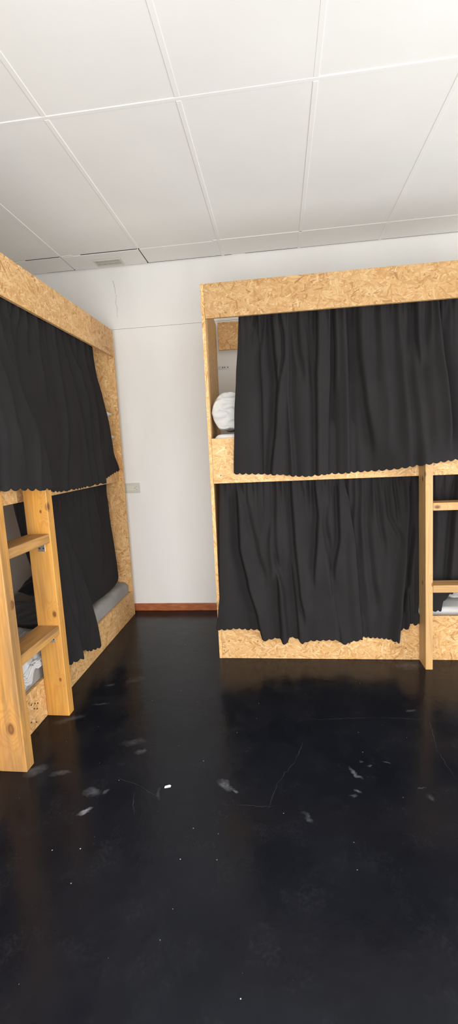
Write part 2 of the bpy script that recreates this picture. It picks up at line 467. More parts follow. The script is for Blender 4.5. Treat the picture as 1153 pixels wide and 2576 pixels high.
def wall_with_window(name, axis, at, th, lo, hi, w0, w1, z0, z1):
    bm = bmesh.new(); bm.loops.layers.uv.verify()
    def b(a0, a1, zz0, zz1):
        if axis == 1: add_box(bm, a0, a1, at - th, at, zz0, zz1)
        else: add_box(bm, at, at + th, a0, a1, zz0, zz1)
    b(lo, w0, 0, CEIL + .05); b(w1, hi, 0, CEIL + .05); b(w0, w1, 0, z0); b(w0, w1, z1, CEIL + .05)
    return struct(finish(bm, name, M['wall']))
WF = (-1.40, 1.30, .04, 1.98); WR = (.0, 1.6, .04, 1.62)
wall_with_window('wall_front', 1, -.80, .06, -2.12, 2.96, *WF)
wall_with_window('wall_right', 0, 2.90, .06, -.80, WALL_Y, *WR)
for name, axis, at, (a0, a1, z0, z1) in (('window_1', 1, -.845, WF), ('window_2', 0, 2.945, WR)):
    bm = bmesh.new(); bm.loops.layers.uv.verify()
    def fb(p0, p1, q0, q1):
        if axis == 1: add_box(bm, p0, p1, at - .015, at + .03, q0, q1, bev=.003)
        else: add_box(bm, at - .03, at + .015, p0, p1, q0, q1, bev=.003)
    fb(a0, a0 + .05, z0, z1); fb(a1 - .05, a1, z0, z1); fb(a0, a1, z0, z0 + .05); fb(a0, a1, z1 - .05, z1)
    m = (a0 + a1) / 2; fb(m - .03, m + .03, z0, z1)
    struct(finish(bm, name, M['frame']))

# ceiling: painted boards with cover strips, some joints open
bm = bmesh.new(); bm.loops.layers.uv.verify()
add_box(bm, -2.12, 2.96, -.86, 3.47, CEIL + .010, CEIL + .05, mi=1)
XJ = [-2.08, -2.064, -1.4975, -.9265, -.360, .187, .748, 1.31, 1.87, 2.43, 2.90]
YJ = [-.80, -.495, .725, 1.945, 3.1665, WALL_Y]
rnd = random.Random(3)
for i in range(len(XJ) - 1):
    for j in range(len(YJ) - 1):
        g = .0025
        top_row = j == len(YJ) - 2
        dz = -.003 if top_row and XJ[i] < -.95 and XJ[i] > -2.0 else rnd.uniform(-.001, .001)
        gw = .006 if top_row and XJ[i] in (-1.4975, -.9265) else g
        gy = .010 if top_row and XJ[i] < -.9 else g
        add_box(bm, XJ[i] + gw * (1 if not top_row else 1), XJ[i + 1] - g, YJ[j] + gy, YJ[j + 1] - (.006 if top_row and XJ[i] < .18 else .003 if top_row else g), CEIL + dz, CEIL + .009, bev=.0012, seg=1)
def strip_x(x, y0, y1): add_box(bm, x - .011, x + .011, y0, y1, CEIL - .0022, CEIL + .004, bev=.0015, seg=1)
def strip_y(y, x0, x1): add_box(bm, x0, x1, y - .009, y + .009, CEIL - .0022, CEIL + .004, bev=.0015, seg=1)
for x in XJ[2:-1]:
    for a, b in zip(YJ[:-2], YJ[1:-1]): strip_x(x, a + .0092, b - .0092)
    if x > -.4: strip_x(x, YJ[-2] + .0092, YJ[-1])
for y in YJ[1:-2]: strip_y(y, -2.06, 2.9)
strip_y(YJ[-2], -.40, .18); strip_y(YJ[-2], .19, 2.9); strip_y(YJ[-2], -1.49, -1.40)
# joint filler: near-black boxes that paint in the shade of the open gaps
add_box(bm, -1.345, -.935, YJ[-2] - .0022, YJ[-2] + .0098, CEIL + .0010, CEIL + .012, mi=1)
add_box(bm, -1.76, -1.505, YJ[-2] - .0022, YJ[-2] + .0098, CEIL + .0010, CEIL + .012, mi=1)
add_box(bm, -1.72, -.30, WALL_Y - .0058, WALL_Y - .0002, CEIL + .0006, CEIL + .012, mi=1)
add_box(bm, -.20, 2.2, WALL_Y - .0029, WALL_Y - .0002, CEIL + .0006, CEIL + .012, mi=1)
struct(finish(bm, 'ceiling', [M['ceil'], M['gap_shade']]))

bm = bmesh.new(); bm.loops.layers.uv.verify()
add_box(bm, -2.075, -.455, WALL_Y - .012, WALL_Y, 0, .062, bev=.003)
struct(finish(bm, 'baseboard_back', M['skirting']))

# =================================================================== BUNK BED ON THE BACK WALL
T = .019
B = 3.385
xl = -.4105; xr = 1.66
bed = tag(empty('bunk_bed', (.62, 2.98, 0)), 'chipboard bunk bed facing the viewer, its long side against the back wall', 'bunk bed', 'chipboard bunk beds')
lean = lambda c: Vector((c.x - .046 * max(0, c.y - BED_Y) / .82 - .006 * math.sin(PI * c.z / 2.22) * 0, c.y, c.z))
box('end_panel', (xl, xl + T, BED_Y, B, 0, 2.2247), OSB[1], bed, .0012, lean)
box('end_panel', (xr - T, xr, BED_Y, B, 0, 2.2247), OSB[1], bed, .0012)
box('fascia_board', (xl + T + .0008, xr - T, BED_Y, BED_Y + T, 2.0385, 2.2240), OSB[0], bed, .0012)
rail = box('side_rail', (xl + T + .0008, xr - T, BED_Y, BED_Y + T, 1.1032, 1.368), OSB[3], bed, .0012)
baseb = box('base_board', (xl + T + .0008, xr - T, BED_Y, BED_Y + T, .001, .2754), OSB[4], bed, .0012)
box('back_rail', (xl + T - .03, xr - T, B - T, B, 2.035, 2.232), OSB[2], bed, .0012)
box('bed_deck', (xl + T, xr - T, BED_Y + T, B, 1.205, 1.223), OSB[2], bed)
box('bed_deck', (xl + T, xr - T, BED_Y + T, B, .125, .143), OSB[2], bed)
def screws(pts, parent, axis='y', at=BED_Y, r=.0034, mat='screw'):
    for a, z in pts:
        bm = bmesh.new()
        if axis == 'y': add_cyl(bm, (a, at - .0004, z), (0, -1, 0), r, .003)
        else: add_cyl(bm, (at + .0004, a, z), (1, 0, 0), r, .003)
        finish(bm, 'screw', M[mat], parent)
screws([(-.345, .115), (-.166, .115), (.020, .108), (.208, .107), (.392, .104), (.658, .103), (.72, .075), (.845, .10)], baseb)
screws([(-.345, 1.150)], rail)
screws([(-.372, .178)], baseb, mat='steel', r=.004)
bm = bmesh.new(); add_cyl(bm, (.62, BED_Y + .038, 2.088), (1, 0, 0), .004, 2.02); finish(bm, 'curtain_wire', M['steel'], bed)
bm = bmesh.new(); add_cyl(bm, (.62, BED_Y + .036, 1.138), (1, 0, 0), .004, 2.02); finish(bm, 'curtain_wire', M['steel'], bed)
# ladder
lad = empty('ladder', (1.0, 2.51, 0), bed)
sh = lambda c: Vector((c.x - .0165 * c.z, c.y, c.z))
def post(dims, parent, knots, seed, shear=None, grey=0.0, col=None):
    x0, x1, y0, y1, z0, z1 = dims
    bm = bmesh.new(); bm.loops.layers.uv.verify(); add_box(bm, *dims, bev=.003, shear=shear)
    o = finish(bm, 'post', [], parent)
    org = Vector((0, 0, 0)); q = o
    while q is not None: org += q.location; q = q.parent
    kw = dict(a=col[0], b=col[1]) if col else {}
    o.data.materials.append(mat_pine('pine_post_%d' % int(seed * 10), 2, [((Vector(k) - org)[:], r) for k, r in knots], seed, grey=grey, **kw))
    return o
post((.797, .8365, 2.453, BED_Y - .001, 0, 1.25), lad, [((.790, 2.505, .50), .010), ((.828, 2.453, .505), .009), ((.775, 2.50, 1.09), .012), ((.775, 2.46, 1.12), .012)], 1.3, sh, col=((.50, .31, .135), (.40, .22, .08)))
post((1.262, 1.3015, 2.453, BED_Y - .001, 0, 1.25), lad, [], 2.2, sh)
def tread(dims, parent, axis, seed, shear=None, grey=0.0, knots=(), a=(.56, .30, .095), b=(.38, .175, .045)):
    bm = bmesh.new(); bm.loops.layers.uv.verify(); add_box(bm, *dims, bev=.004, shear=shear)
    o = finish(bm, 'tread', [], parent)
    o.data.materials.append(mat_pine('pine_tread_%d' % int(seed * 10), axis, knots, seed, a=a, b=b, grey=grey))
    return o
tread((.8225, 1.246, 2.457, 2.555, .919, .962), lad, 0, 3.1, a=(.50, .30, .125), b=(.39, .205, .07), knots=[((-.19, -.049, .02), .012)])
tread((.830, 1.254, 2.457, 2.555, .455, .498), lad, 0, 4.4, grey=.35, a=(.50, .30, .125), b=(.39, .205, .07))

# =================================================================== BUNK BED ON THE LEFT
L0 = 1.24; L1 = 3.328; LB = -2.06
bedl = tag(empty('bunk_bed', (-1.64, 2.28, 0)), 'chipboard bunk bed running along the left side, seen lengthwise, its ladder nearest the viewer', 'bunk bed', 'chipboard bunk beds')
box('end_panel', (LB, BED_X, L1 - T, L1, 0, 2.2261), OSB[2], bedl, .0012)
box('end_panel', (LB, BED_X, L0, L0 + T, 0, 2.2261), OSB[2], bedl, .0012)
box('fascia_board', (BED_X - T, BED_X, L0 + T, L1 - T - .0008, 2.0331, 2.2255), OSB[5], bedl, .0012)
box('side_rail', (-1.250 - T, -1.250, L0 + T, L1 - T - .0008, 1.0951, 1.366), OSB[1], bedl, .0012)
bl = box('base_board', (BED_X - T, BED_X, L0 + T, L1 - T - .0008, .001, .2000), OSB[5], bedl, .0012)
box('bed_deck', (LB, -1.25 - T, L0 + T, L1 - T, 1.2, 1.218), OSB[2], bedl)
box('bed_deck', (LB, BED_X - T, L0 + T, L1 - T, .075, .093), OSB[2], bedl)
screws([(1.845, .125), (1.835, .105), (1.868, .112), (1.858, .09), (1.80, .055), (1.84, .03), (1.815, .135)], bl, 'x', BED_X, .0042)
bm = bmesh.new(); add_cyl(bm, (BED_X - .037, 2.28, 2.072), (0, 1, 0), .004, 2.04); finish(bm, 'curtain_wire', M['steel'], bedl)
bm = bmesh.new(); add_cyl(bm, (-1.250 - .036, 2.28, 1.110), (0, 1, 0), .004, 2.04); finish(bm, 'curtain_wire', M['steel'], bedl)
ladl = empty('ladder', (-1.15, 1.77, 0), bedl)
NEAR = ((.57, .285, .066), (.42, .18, .036))
post((BED_X + .001, -1.090, 1.548, 1.603, 0, 1.22), ladl, [((-1.139, 1.548, .196), .020), ((-1.09, 1.585, .72), .014)], 5.5, None, .6, NEAR)
post((BED_X + .001, -1.097, 1.940, 1.992, 0, 1.22), ladl, [((-1.119, 1.94, .541), .012), ((-1.125, 1.94, .197), .007), ((-1.133, 1.94, 1.051), .006), ((-1.098, 1.95, 1.072), .015)], 6.7, None, .28, ((.70, .345, .068), (.55, .225, .036)))
tread((-1.214, -1.102, 1.6035, 1.9395, .899, .943), ladl, 1, 7.3, None, .7)
tread((-1.214, -1.102, 1.6035, 1.9395, .4375, .483), ladl, 1, 8.1, None, .7)
for zt, xs in ((.899, -1.147), (.4375, -1.147)):
    bm = bmesh.new(); bm.loops.layers.uv.verify()
    add_box(bm, xs - .018, xs + .018, 1.9375, 1.9400, zt - .042, zt, bev=.0008)
    add_box(bm, xs - .018, xs + .018, 1.899, 1.9400, zt - .0025, zt - .0002, bev=.0008)
    for dx in (-.0095, .0095): add_cyl(bm, (xs + dx, 1.9372, zt - .026), (0, -1, 0), .0042, .001, mi=1)
    finish(bm, 'angle_bracket', [M['steel'], M['hole']], ladl)

# =================================================================== BEDDING, RIGHT BUNK
tag(soft_box('mattress', (xl + T + .006, xr - T - .01, BED_Y + T + .004, 3.36, 1.2245, 1.392), M['cotton'], seed=1),
    'pale sheeted mattress on the upper berth of the back-wall bunk', 'mattress', 'mattresses on the bunks')
tag(soft_box('mattress', (xl + T + .012, xr - T - .01, BED_Y + T + .052, 3.36, .1445, .300), M['white'], seed=2, bev=.03),
    'white sheeted mattress on the lower berth of the back-wall bunk', 'mattress', 'mattresses on the bunks')
from mathutils import Euler
tag(pillow('pillow', (-.108, 2.83, 1.525), (.555, .42, .235), Euler((.0, -.02, -.03)), M['crumple'], seed=4.0, wr=.017, full=.42, pw=9),
    'white crumpled pillow at the open corner of the back-wall upper berth', 'pillow', 'pillows on the bunks')
tag(pillow('pillow', (1.175, 2.868, .412), (.56, .42, .205), Euler((0, -.02, .04)), M['crumple'], seed=9.0, wr=.018),
    'white crumpled pillow low behind the right ladder', 'pillow', 'pillows on the bunks')

# steel bracket tying the panel to the wall
bm = bmesh.new(); bm.loops.layers.uv.verify()
add_box(bm, -.436, -.350, WALL_Y - .0032, WALL_Y - .0004, 1.905, 1.927, bev=.001)
for dx in (-.402, -.386, -.364): add_cyl(bm, (dx, WALL_Y - .0034, 1.916), (0, -1, 0), .0042, .001, mi=1)
tag(finish(bm, 'wall_bracket', [M['steel'], M['hole']]), 'small zinc fixing plate screwed to the white wall above the pillow', 'bracket')

# =================================================================== BEDDING, LEFT BUNK
tag(soft_box('mattress', (-2.04, -1.285, L0 + T + .02, L1 - T - .008, 1.2195, 1.345), M['cotton'], seed=5),
    'pale mattress on the upper berth of the left bunk', 'mattress', 'mattresses on the bunks')
tag(soft_box('mattress', (-2.04, BED_X - T - .003, L0 + T + .02, L1 - T - .008, .0945, .285), M['greysheet'], seed=6, bev=.035, amp=.012),
    'grey sheeted mattress on the lower berth of the left bunk', 'mattress', 'mattresses on the bunks')
tag(pillow('pillow', (-1.486, 3.080, 1.434), (.49, .34, .16), Euler((0, 0, -.20)), M['white'], seed=2.2),
    'white pillow lying flat, lower of two at the far end of the left upper berth', 'pillow', 'pillows on the bunks')
tag(pillow('pillow', (-1.470, 3.075, 1.598), (.47, .30, .13), Euler((0, 0, -.25)), M['white'], seed=3.3),
    'white pillow on top of another at the far end of the left upper berth', 'pillow', 'pillows on the bunks')
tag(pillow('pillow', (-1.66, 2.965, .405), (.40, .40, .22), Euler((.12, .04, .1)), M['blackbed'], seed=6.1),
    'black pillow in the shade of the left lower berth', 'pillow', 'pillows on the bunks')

def blanket(name, x0, x1, y0, y1, zf, mat, th=.02, n=46, ny=46):
    bm = bmesh.new(); uvl = bm.loops.layers.uv.verify(); g = []
    for i in range(n + 1):
        row = []
        for j in range(ny + 1):
            u, v = i / n, j / ny
            x, y, z = zf(x0 + (x1 - x0) * u, y0 + (y1 - y0) * v, u, v)
            row.append(bm.verts.new((x, y, z)))
        g.append(row)
    for i in range(n):
        for j in range(ny):
            f = bm.faces.new((g[i][j], g[i + 1][j], g[i + 1][j + 1], g[i][j + 1]))
            for l, (a, b) in zip(f.loops, ((i, j), (i + 1, j), (i + 1, j + 1), (i, j + 1))): l[uvl].uv = (a / n * abs(x1 - x0), b / ny * abs(y1 - y0))
    o = finish(bm, name, mat, smooth=True)
    md = o.modifiers.new('thickness', 'SOLIDIFY'); md.thickness = th; md.offset = 1
    return o
def black_f(x, y, u, v):
    z = .296 + .015 * abs(noise.noise(Vector((x * 8, y * 8, 4)))) + .02 * math.sin(PI * v)
    return x, y + .03 * noise.noise(Vector((x * 5, 0, 1))), z
tag(blanket('blanket', -2.02, -1.36, 2.33, 2.72, black_f, M['blackbed'], .03), 'black blanket spread on the left lower berth behind the ladder', 'blanket')
def striped_f(x, y, u, v):
    n1 = noise.noise(Vector((x * 9, y * 11, 2.5))); n2 = noise.noise(Vector((x * 24, y * 30, 7))) + .6 * abs(noise.noise(Vector((x * 40, y * 44, 2))))
    z = .300 + .045 * math.sin(PI * min(1, max(0, v))) ** .7 + .022 * n1 + .010 * n2
    yy = y + .03 * noise.noise(Vector((x * 6, y * 2, 9)))
    # the front edge slips down over the mattress side
    if x > -1.250:
        t = x + 1.250
        z = .300 + .018 * n1 + .012 * n2 - min(t, .13) * max(.06, .62 - 2.1 * max(0, y - 1.80) + .45 * noise.noise(Vector((0, y * 14, 3))))
        x = -1.250 + .026 * (1 - math.exp(-t / .03)) + .010 * n2
    return min(x, BED_X - .014), yy, max(z, .225 if x > -1.250 else .302)
tag(blanket('duvet', -1.95, -1.13, 1.66, 2.30, striped_f, M['striped'], .008, 90, 80), 'crumpled grey and white striped cover seen through the left ladder', 'bedding')

# =================================================================== CURTAINS
S, V = 's', 'v'
def cl_ru(c, z, s):
    if z > 2.03: return max(c, BED_Y + .022)
    return min(c, BED_Y - .004 + .09 * sstep(1.385, 1.62, z))
RU = lin(2.04, BED_Y + .038, 1.42, BED_Y - .022)
curtain('curtain', 0, [(-.204, 2.047), (-.213, 1.911), (-.23, 1.71), (-.248, 1.477), (-.266, 1.157)], [(.306, 2.045), (.298, 1.732), (.282, 1.448), (.275, 1.132)], 2.075,
    [(-.265, 1.154), (-.105, 1.147), (-.051, 1.141), (.003, 1.14), (.085, 1.127), (.168, 1.122), (.215, 1.128), (.273, 1.132)], RU, [
    (S, .010, .012, [(-.089, 2.035), (-.091, 1.793), (-.086, 1.585), (-.091, 1.149)]), (V, .012, .010, [(-.067, 2.041), (-.086, 1.861)]),
    (V, .010, .008, [(-.113, 2.042), (-.136, 1.922)]), (S, .024, .012, [(-.019, 2.043), (-.010, 1.867), (.004, 1.666), (-.011, 1.464), (-.048, 1.142)]),
    (V, .014, .008, [(.025, 2.04), (.041, 1.909), (.038, 1.807), (.007, 1.648)]), (S, -.016, .010, [(.079, 2.035), (.076, 1.747), (.069, 1.575), (.085, 1.127)]),
    (V, .010, .012, [(.108, 2.033), (.123, 1.857), (.142, 1.708)]), (V, .010, .012, [(.17, 2.033), (.191, 1.852), (.197, 1.625)]),
    (S, .018, .010, [(.236, 2.045), (.23, 1.849), (.22, 1.68), (.216, 1.452), (.212, 1.128)]), (V, .008, .012, [(.05, 1.548), (.05, 1.344), (.05, 1.138)])],
    'black curtain on the back-wall upper berth, left panel next to the white pillow', clamp=cl_ru, seed=1, bumpf=lambda s, z: .016 * sstep(.20, .27, s))
def post_bump(s, z): return .135 * sstep(.47, .80, s) * (1 - sstep(1.22, 1.85, z)) - .034 * (1 - sstep(.295, .35, s))
curtain('curtain', 0, [(.294, 2.045), (.284, 1.732), (.268, 1.448), (.264, 1.134)], [(1.60, 2.045), (1.60, 1.13)], 2.075,
    [(.275, 1.132), (.333, 1.131), (.433, 1.136), (.534, 1.140), (.629, 1.148), (.722, 1.162), (.822, 1.177), (.926, 1.190), (1.05, 1.196), (1.3, 1.19), (1.60, 1.15)], RU, [
    (V, .016, .008, [(.32, 2.043), (.324, 1.843), (.316, 1.617)]), (S, -.024, .012, [(.395, 2.043), (.399, 1.837), (.398, 1.556), (.4, 1.129)]),
    (S, .016, .016, [(.451, 2.046), (.462, 1.777), (.484, 1.55), (.525, 1.264)]), (V, .012, .022, [(.544, 2.041), (.546, 1.826), (.54, 1.603)]),
    (V, .014, .024, [(.629, 2.045), (.645, 1.819), (.65, 1.54), (.645, 1.286)]), (V, .012, .012, [(.694, 2.045), (.7, 1.87)]),
    (V, .014, .018, [(.731, 2.047), (.73, 1.813), (.722, 1.592), (.732, 1.197)]), (S, .016, .008, [(.764, 2.047), (.765, 1.865), (.776, 1.743)]),
    (V, .012, .024, [(.783, 1.726), (.786, 1.476), (.781, 1.263)]), (V, .012, .014, [(.83, 2.044), (.81, 1.796)]), (V, .012, .010, [(.86, 2.042), (.862, 1.934)]),
    (S, -.026, .010, [(.878, 2.046), (.9, 1.811), (.906, 1.635), (.9, 1.414), (.895, 1.274)]), (V, .010, .012, [(.934, 2.041), (.929, 1.928)])],
    'black curtain on the back-wall upper berth, right panel hanging over the ladder top', clamp=lambda c, z, s: max(c, BED_Y + .022) if z > 2.03 else min(c, BED_Y - .003 + .09 * sstep(1.385, 1.62, z) - (.118 if s > .755 and z < 1.26 else 0)), seed=2, bumpf=post_bump)

RLE = [(.372, 1.083), (.398, .97), (.430, .704), (.443, .417), (.463, .139)]
RL = lin(1.10, BED_Y + .036, .30, BED_Y - .028)
def cl_rl(c, z, s):
    if z > 1.06: return max(c, BED_Y + .021)
    return min(c, BED_Y - .005 - .016 * sstep(.34, .40, s)) if z < .295 else c
curtain('curtain', 0, [(-.362, 1.097), (-.376, .77), (-.385, .427), (-.400, .312), (-.42, .198)], [(.372, 1.083), (.398, .97), (.430, .704), (.443, .417), (.463, .139)], 1.128,
    [(-.42, .198), (-.309, .203), (-.234, .195), (-.149, .185), (-.134, .141), (-.031, .146), (-.01, .124), (.019, .126), (.03, .142), (.075, .133), (.108, .111), (.147, .124), (.197, .132), (.318, .136), (.336, .111), (.369, .108), (.392, .123), (.466, .139)], RL, [
    (V, .010, .016, [(-.23, 1.086), (-.197, .907), (-.159, .709), (-.11, .51)]), (S, .030, .014, [(-.257, 1.02), (-.255, .711), (-.212, .483), (-.162, .282), (-.14, .144)]),
    (V, .010, .012, [(-.163, 1.083), (-.16, 1.011)]), (V, .012, .016, [(-.057, 1.09), (-.063, .903), (-.092, .708)]), (V, .010, .012, [(-.03, 1.089), (-.046, .763), (-.034, .424)]),
    (S, -.022, .012, [(-.044, .651), (.005, .424), (.022, .126)]), (S, .018, .012, [(.063, 1.086), (.076, .76), (.099, .423), (.123, .275)]), (V, .012, .007, [(.03, 1.087), (.034, 1.038)]),
    (S, .016, .012, [(.06, .593), (.079, .31), (.086, .133)]), (S, .012, .010, [(-.03, .5), (-.018, .13)]), (V, .012, .008, [(0, 1.088), (.001, 1.028)]), (V, .012, .008, [(.164, 1.082), (.166, .967)]), (V, .008, .010, [(.117, 1.073), (.132, 1.034)]),
    (S, .018, .008, [(.204, 1.085), (.217, .891), (.207, .766), (.187, .536)]), (V, .010, .007, [(.238, 1.089), (.242, 1.015)]), (V, .012, .007, [(.277, 1.087), (.281, 1.031)]),
    (V, .008, .012, [(.281, 1.031), (.26, .845), (.289, .649)]), (S, .018, .008, [(.344, 1.079), (.336, 1.051), (.34, .763), (.306, .563)]), (S, -.014, .014, [(.245, .822), (.281, .534), (.33, .132)]),
    (S, .012, .012, [(.30, .40), (.338, .11)]), (V, .010, .007, [(.307, 1.086), (.301, 1.047)]), (V, .008, .012, [(.37, 1.045), (.373, .954)])],
    'black curtain on the back-wall lower berth, left panel beside the white wall gap', clamp=cl_rl, seed=3, gather=.006, bumpf=lambda s, z: .014 * sstep(-.07, -.02, s - interp(RLE, z)))
RL2 = lin(1.10, BED_Y + .044, .30, BED_Y - .020)
def cl_rl2(c, z, s):
    if z > 1.06: return max(c, BED_Y + .021)
    if z < .295: c = min(c, BED_Y - .005)
    elif s > .765: c = max(c, BED_Y + .003 - .008 * sstep(.31, .295, z) * 0)
    return c
curtain('curtain', 0, [(.358, 1.097), (.384, .97), (.416, .704), (.429, .417), (.449, .139)], [(.835, 1.101), (.835, .48), (.790, .335), (.788, .21)], 1.128,
    [(.449, .142), (.571, .14), (.668, .128), (.681, .182), (.705, .194), (.727, .203), (.735, .233), (.762, .222), (.79, .232)], RL2, [
    (V, .008, .012, [(.42, 1.082), (.429, .986), (.416, .863)]), (V, .010, .012, [(.459, 1.092), (.452, .873), (.457, .703)]), (V, .014, .018, [(.516, 1.089), (.5, .815), (.519, .531), (.539, .37)]),
    (V, .012, .012, [(.556, 1.082), (.569, .898), (.596, .689)]), (V, .012, .012, [(.607, 1.086), (.629, .879), (.686, .743)]), (V, .012, .008, [(.658, 1.084), (.677, .883)]),
    (V, .010, .010, [(.701, 1.093), (.71, .949)]), (V, .008, .022, [(.663, .654), (.638, .416), (.615, .151)]), (S, -.030, .010, [(.75, 1.099), (.738, 1.025), (.742, .92), (.724, .641), (.695, .358), (.676, .134)]),
    (S, .016, .008, [(.77, .78), (.74, .511), (.711, .358)]), (S, -.014, .007, [(.728, .449), (.736, .301), (.737, .218)])],
    'black curtain on the back-wall lower berth, right panel touching the ladder post', clamp=cl_rl2, seed=4, gather=.006, bumpf=lambda s, z: -.022 * (1 - sstep(.0, .06, s - interp(RLE, z))))
curtain('curtain', 0, [(.848, 1.097), (.845, .60), (.845, .25)], [(1.61, 1.097), (1.58, .65), (1.55, .60)], 1.128,
    [(.845, .290), (.932, .286), (.940, .335), (1.00, .412), (1.10, .52), (1.25, .58), (1.6, .62)], lambda z: BED_Y + .040, [
    (V, .014, .020, [(.86, 1.08), (.87, .8), (.86, .55)]), (S, .02, .012, [(1.0, 1.08), (.985, .8), (.97, .45)]), (V, .012, .016, [(.93, 1.08), (.93, .85)])],
    'black curtain behind the right ladder, drawn aside above the white bedding', clamp=lambda c, z, s: max(c, BED_Y + .021), seed=5, wave=.008)

# left bunk
LU = lin(2.035, BED_X - .037, 1.42, BED_X + .016)
curtain('curtain', 1, [(2.035, 2.05), (1.98, 1.85), (1.99, 1.6), (2.000, 1.3), (2.01, 1.13)], [(3.00, 2.05), (3.02, 1.883), (3.051, 1.695), (3.079, 1.486), (3.103, 1.333), (3.177, 1.182)], 2.060,
    [(1.99, 1.128), (2.188, 1.121), (2.277, 1.112), (2.499, 1.108), (2.75, 1.110), (2.866, 1.111), (2.885, 1.131), (3.022, 1.155), (3.177, 1.182)], LU, [
    (S, -.014, .012, [(2.127, 2.041), (2.095, 1.858)]), (S, -.014, .012, [(2.206, 2.044), (2.159, 1.841)]), (S, -.016, .012, [(2.3, 2.045), (2.262, 1.787), (2.242, 1.592)]),
    (S, -.020, .012, [(2.46, 2.044), (2.448, 1.82), (2.422, 1.52), (2.405, 1.387), (2.334, 1.112)]), (S, -.014, .010, [(2.543, 2.03), (2.612, 1.724), (2.638, 1.337), (2.664, 1.093)]),
    (S, -.014, .010, [(2.642, 2.012), (2.735, 1.74), (2.733, 1.336), (2.769, 1.097)]), (S, -.014, .010, [(2.735, 2.04), (2.712, 1.803), (2.79, 1.405)]),
    (S, -.018, .012, [(2.825, 2.042), (2.856, 1.722), (2.835, 1.335), (2.866, 1.111)]), (S, -.012, .010, [(2.922, 2.043), (2.914, 1.694), (2.905, 1.407)])],
    'black curtain on the left upper berth, far panel reaching towards the white wall', clamp=lambda c, z, s: min(c, BED_X - .022) if z > 2.026 else max(c, -1.243) if z < 1.40 else c, seed=6, wave=.008, scallop=.040, bumpf=lambda s, z: -.034 * (1 - sstep(2.05, 2.13, s)) * sstep(1.40, 1.60, z))
LUN = lin(2.035, BED_X - .030, 1.38, -1.062)
curtain('curtain', 1, [(1.30, 2.05), (1.30, 1.18)], [(2.075, 2.047), (2.01, 1.873), (1.86, 1.592), (1.855, 1.511), (1.915, 1.394), (1.945, 1.287), (1.962, 1.158)], 2.060,
    [(1.30, 1.185), (1.528, 1.183), (1.695, 1.172), (1.80, 1.160), (1.96, 1.150)], LUN, [
    (S, -.010, .014, [(1.86, 2.04), (1.80, 1.75), (1.72, 1.45), (1.74, 1.30)]), (S, -.012, .012, [(1.97, 2.04), (1.90, 1.75)]), (V, .010, .02, [(1.65, 2.0), (1.60, 1.5), (1.58, 1.2)]),
    (S, -.010, .010, [(1.87, 1.42), (1.86, 1.30), (1.84, 1.18)])],
    'black curtain on the left upper berth, near panel draped over the ladder posts', scallop=.064, sdepth=.013, seed=7, wave=.008, clamp=lambda c, z, s: min(c, BED_X - .022) if z > 2.026 else max(c, -1.086) if z < 1.24 else c)
LLF = lin(1.09, -1.250 - .036, .33, -1.250 - .020)
curtain('curtain', 1, [(2.425, 1.09), (2.43, .86), (2.445, .6), (2.45, .33)], [(3.135, 1.09), (3.15, .896), (3.175, .607), (3.185, .361), (3.16, .30)], 1.10,
    [(2.45, .312), (3.05, .304), (3.12, .306), (3.16, .325)], lambda z: -1.250 - .040 + .012 * sstep(.9, .4, z), [
    (S, -.010, .010, [(2.577, 1.088), (2.517, .95)]), (S, -.012, .012, [(2.671, 1.079), (2.641, .732)]), (S, -.016, .012, [(2.761, 1.075), (2.769, .782), (2.808, .615)]),
    (S, -.016, .012, [(2.883, 1.073), (2.935, .831), (2.934, .583), (2.879, .459)]), (S, -.010, .012, [(2.961, 1.071), (2.989, .766)])],
    'black curtain on the left lower berth, far panel tucked behind the base board', seed=8, wave=.005, gather=.004, sdepth=.003, clamp=lambda c, z, s: min(c, -1.274))
LLN = lambda z: (-1.250 - .034) + (.088 + .034) * sstep(1.08, .22, z)
curtain('curtain', 1, [(1.965, 1.09), (1.985, .90), (2.02, .60), (2.07, .30), (2.10, .18)], [(2.416, 1.089), (2.433, .862), (2.457, .631), (2.47, .386), (2.507, .101)], 1.10,
    [(2.10, .185), (2.209, .17), (2.225, .198), (2.303, .175), (2.368, .136), (2.462, .108), (2.507, .101)], LLN, [
    (S, -.020, .014, [(2.357, 1.018), (2.333, .756), (2.301, .54), (2.24, .18)]), (S, -.012, .012, [(2.38, 1.0), (2.36, .6), (2.37, .4)]), (S, -.016, .012, [(2.18, 1.08), (2.19, .6), (2.22, .2)]), (V, .012, .015, [(2.08, 1.05), (2.10, .5)])],
    'black curtain on the left lower berth, near panel flaring out over the base board', seed=9, wave=.008, scallop=.05, sdepth=.012,
    clamp=lambda c, z, s: min(c, -1.272) if z > 1.075 else (max(c, BED_X + .005) if z < .215 else c))

# =================================================================== SMALL THINGS
sk = tag(empty('wall_socket', (-1.177, WALL_Y, .99)), 'pale three-pin socket plate on the white wall beside the left bunk', 'socket')
box('plate', (-1.237, -1.117, WALL_Y - .009, WALL_Y - .0003, .990, 1.070), M['plastic'], sk, .003)
box('cover', (-1.223, -1.164, WALL_Y - .012, WALL_Y - .008, 1.009, 1.051), M['plastic2'], sk, .0012)
bm = bmesh.new(); bm.loops.layers.uv.verify()
add_box(bm, -1.162, -1.140, WALL_Y - .012, WALL_Y - .008, 1.009, 1.051, bev=.0012)
for dx, dz in ((-.0055, 0), (.004, .011), (.004, -.011)): add_cyl(bm, (-1.151 + dx, WALL_Y - .0122, 1.030 + dz), (0, -1, 0), .0027, .001, mi=1)
finish(bm, 'socket_module', [M['plastic2'], M['hole']], sk)

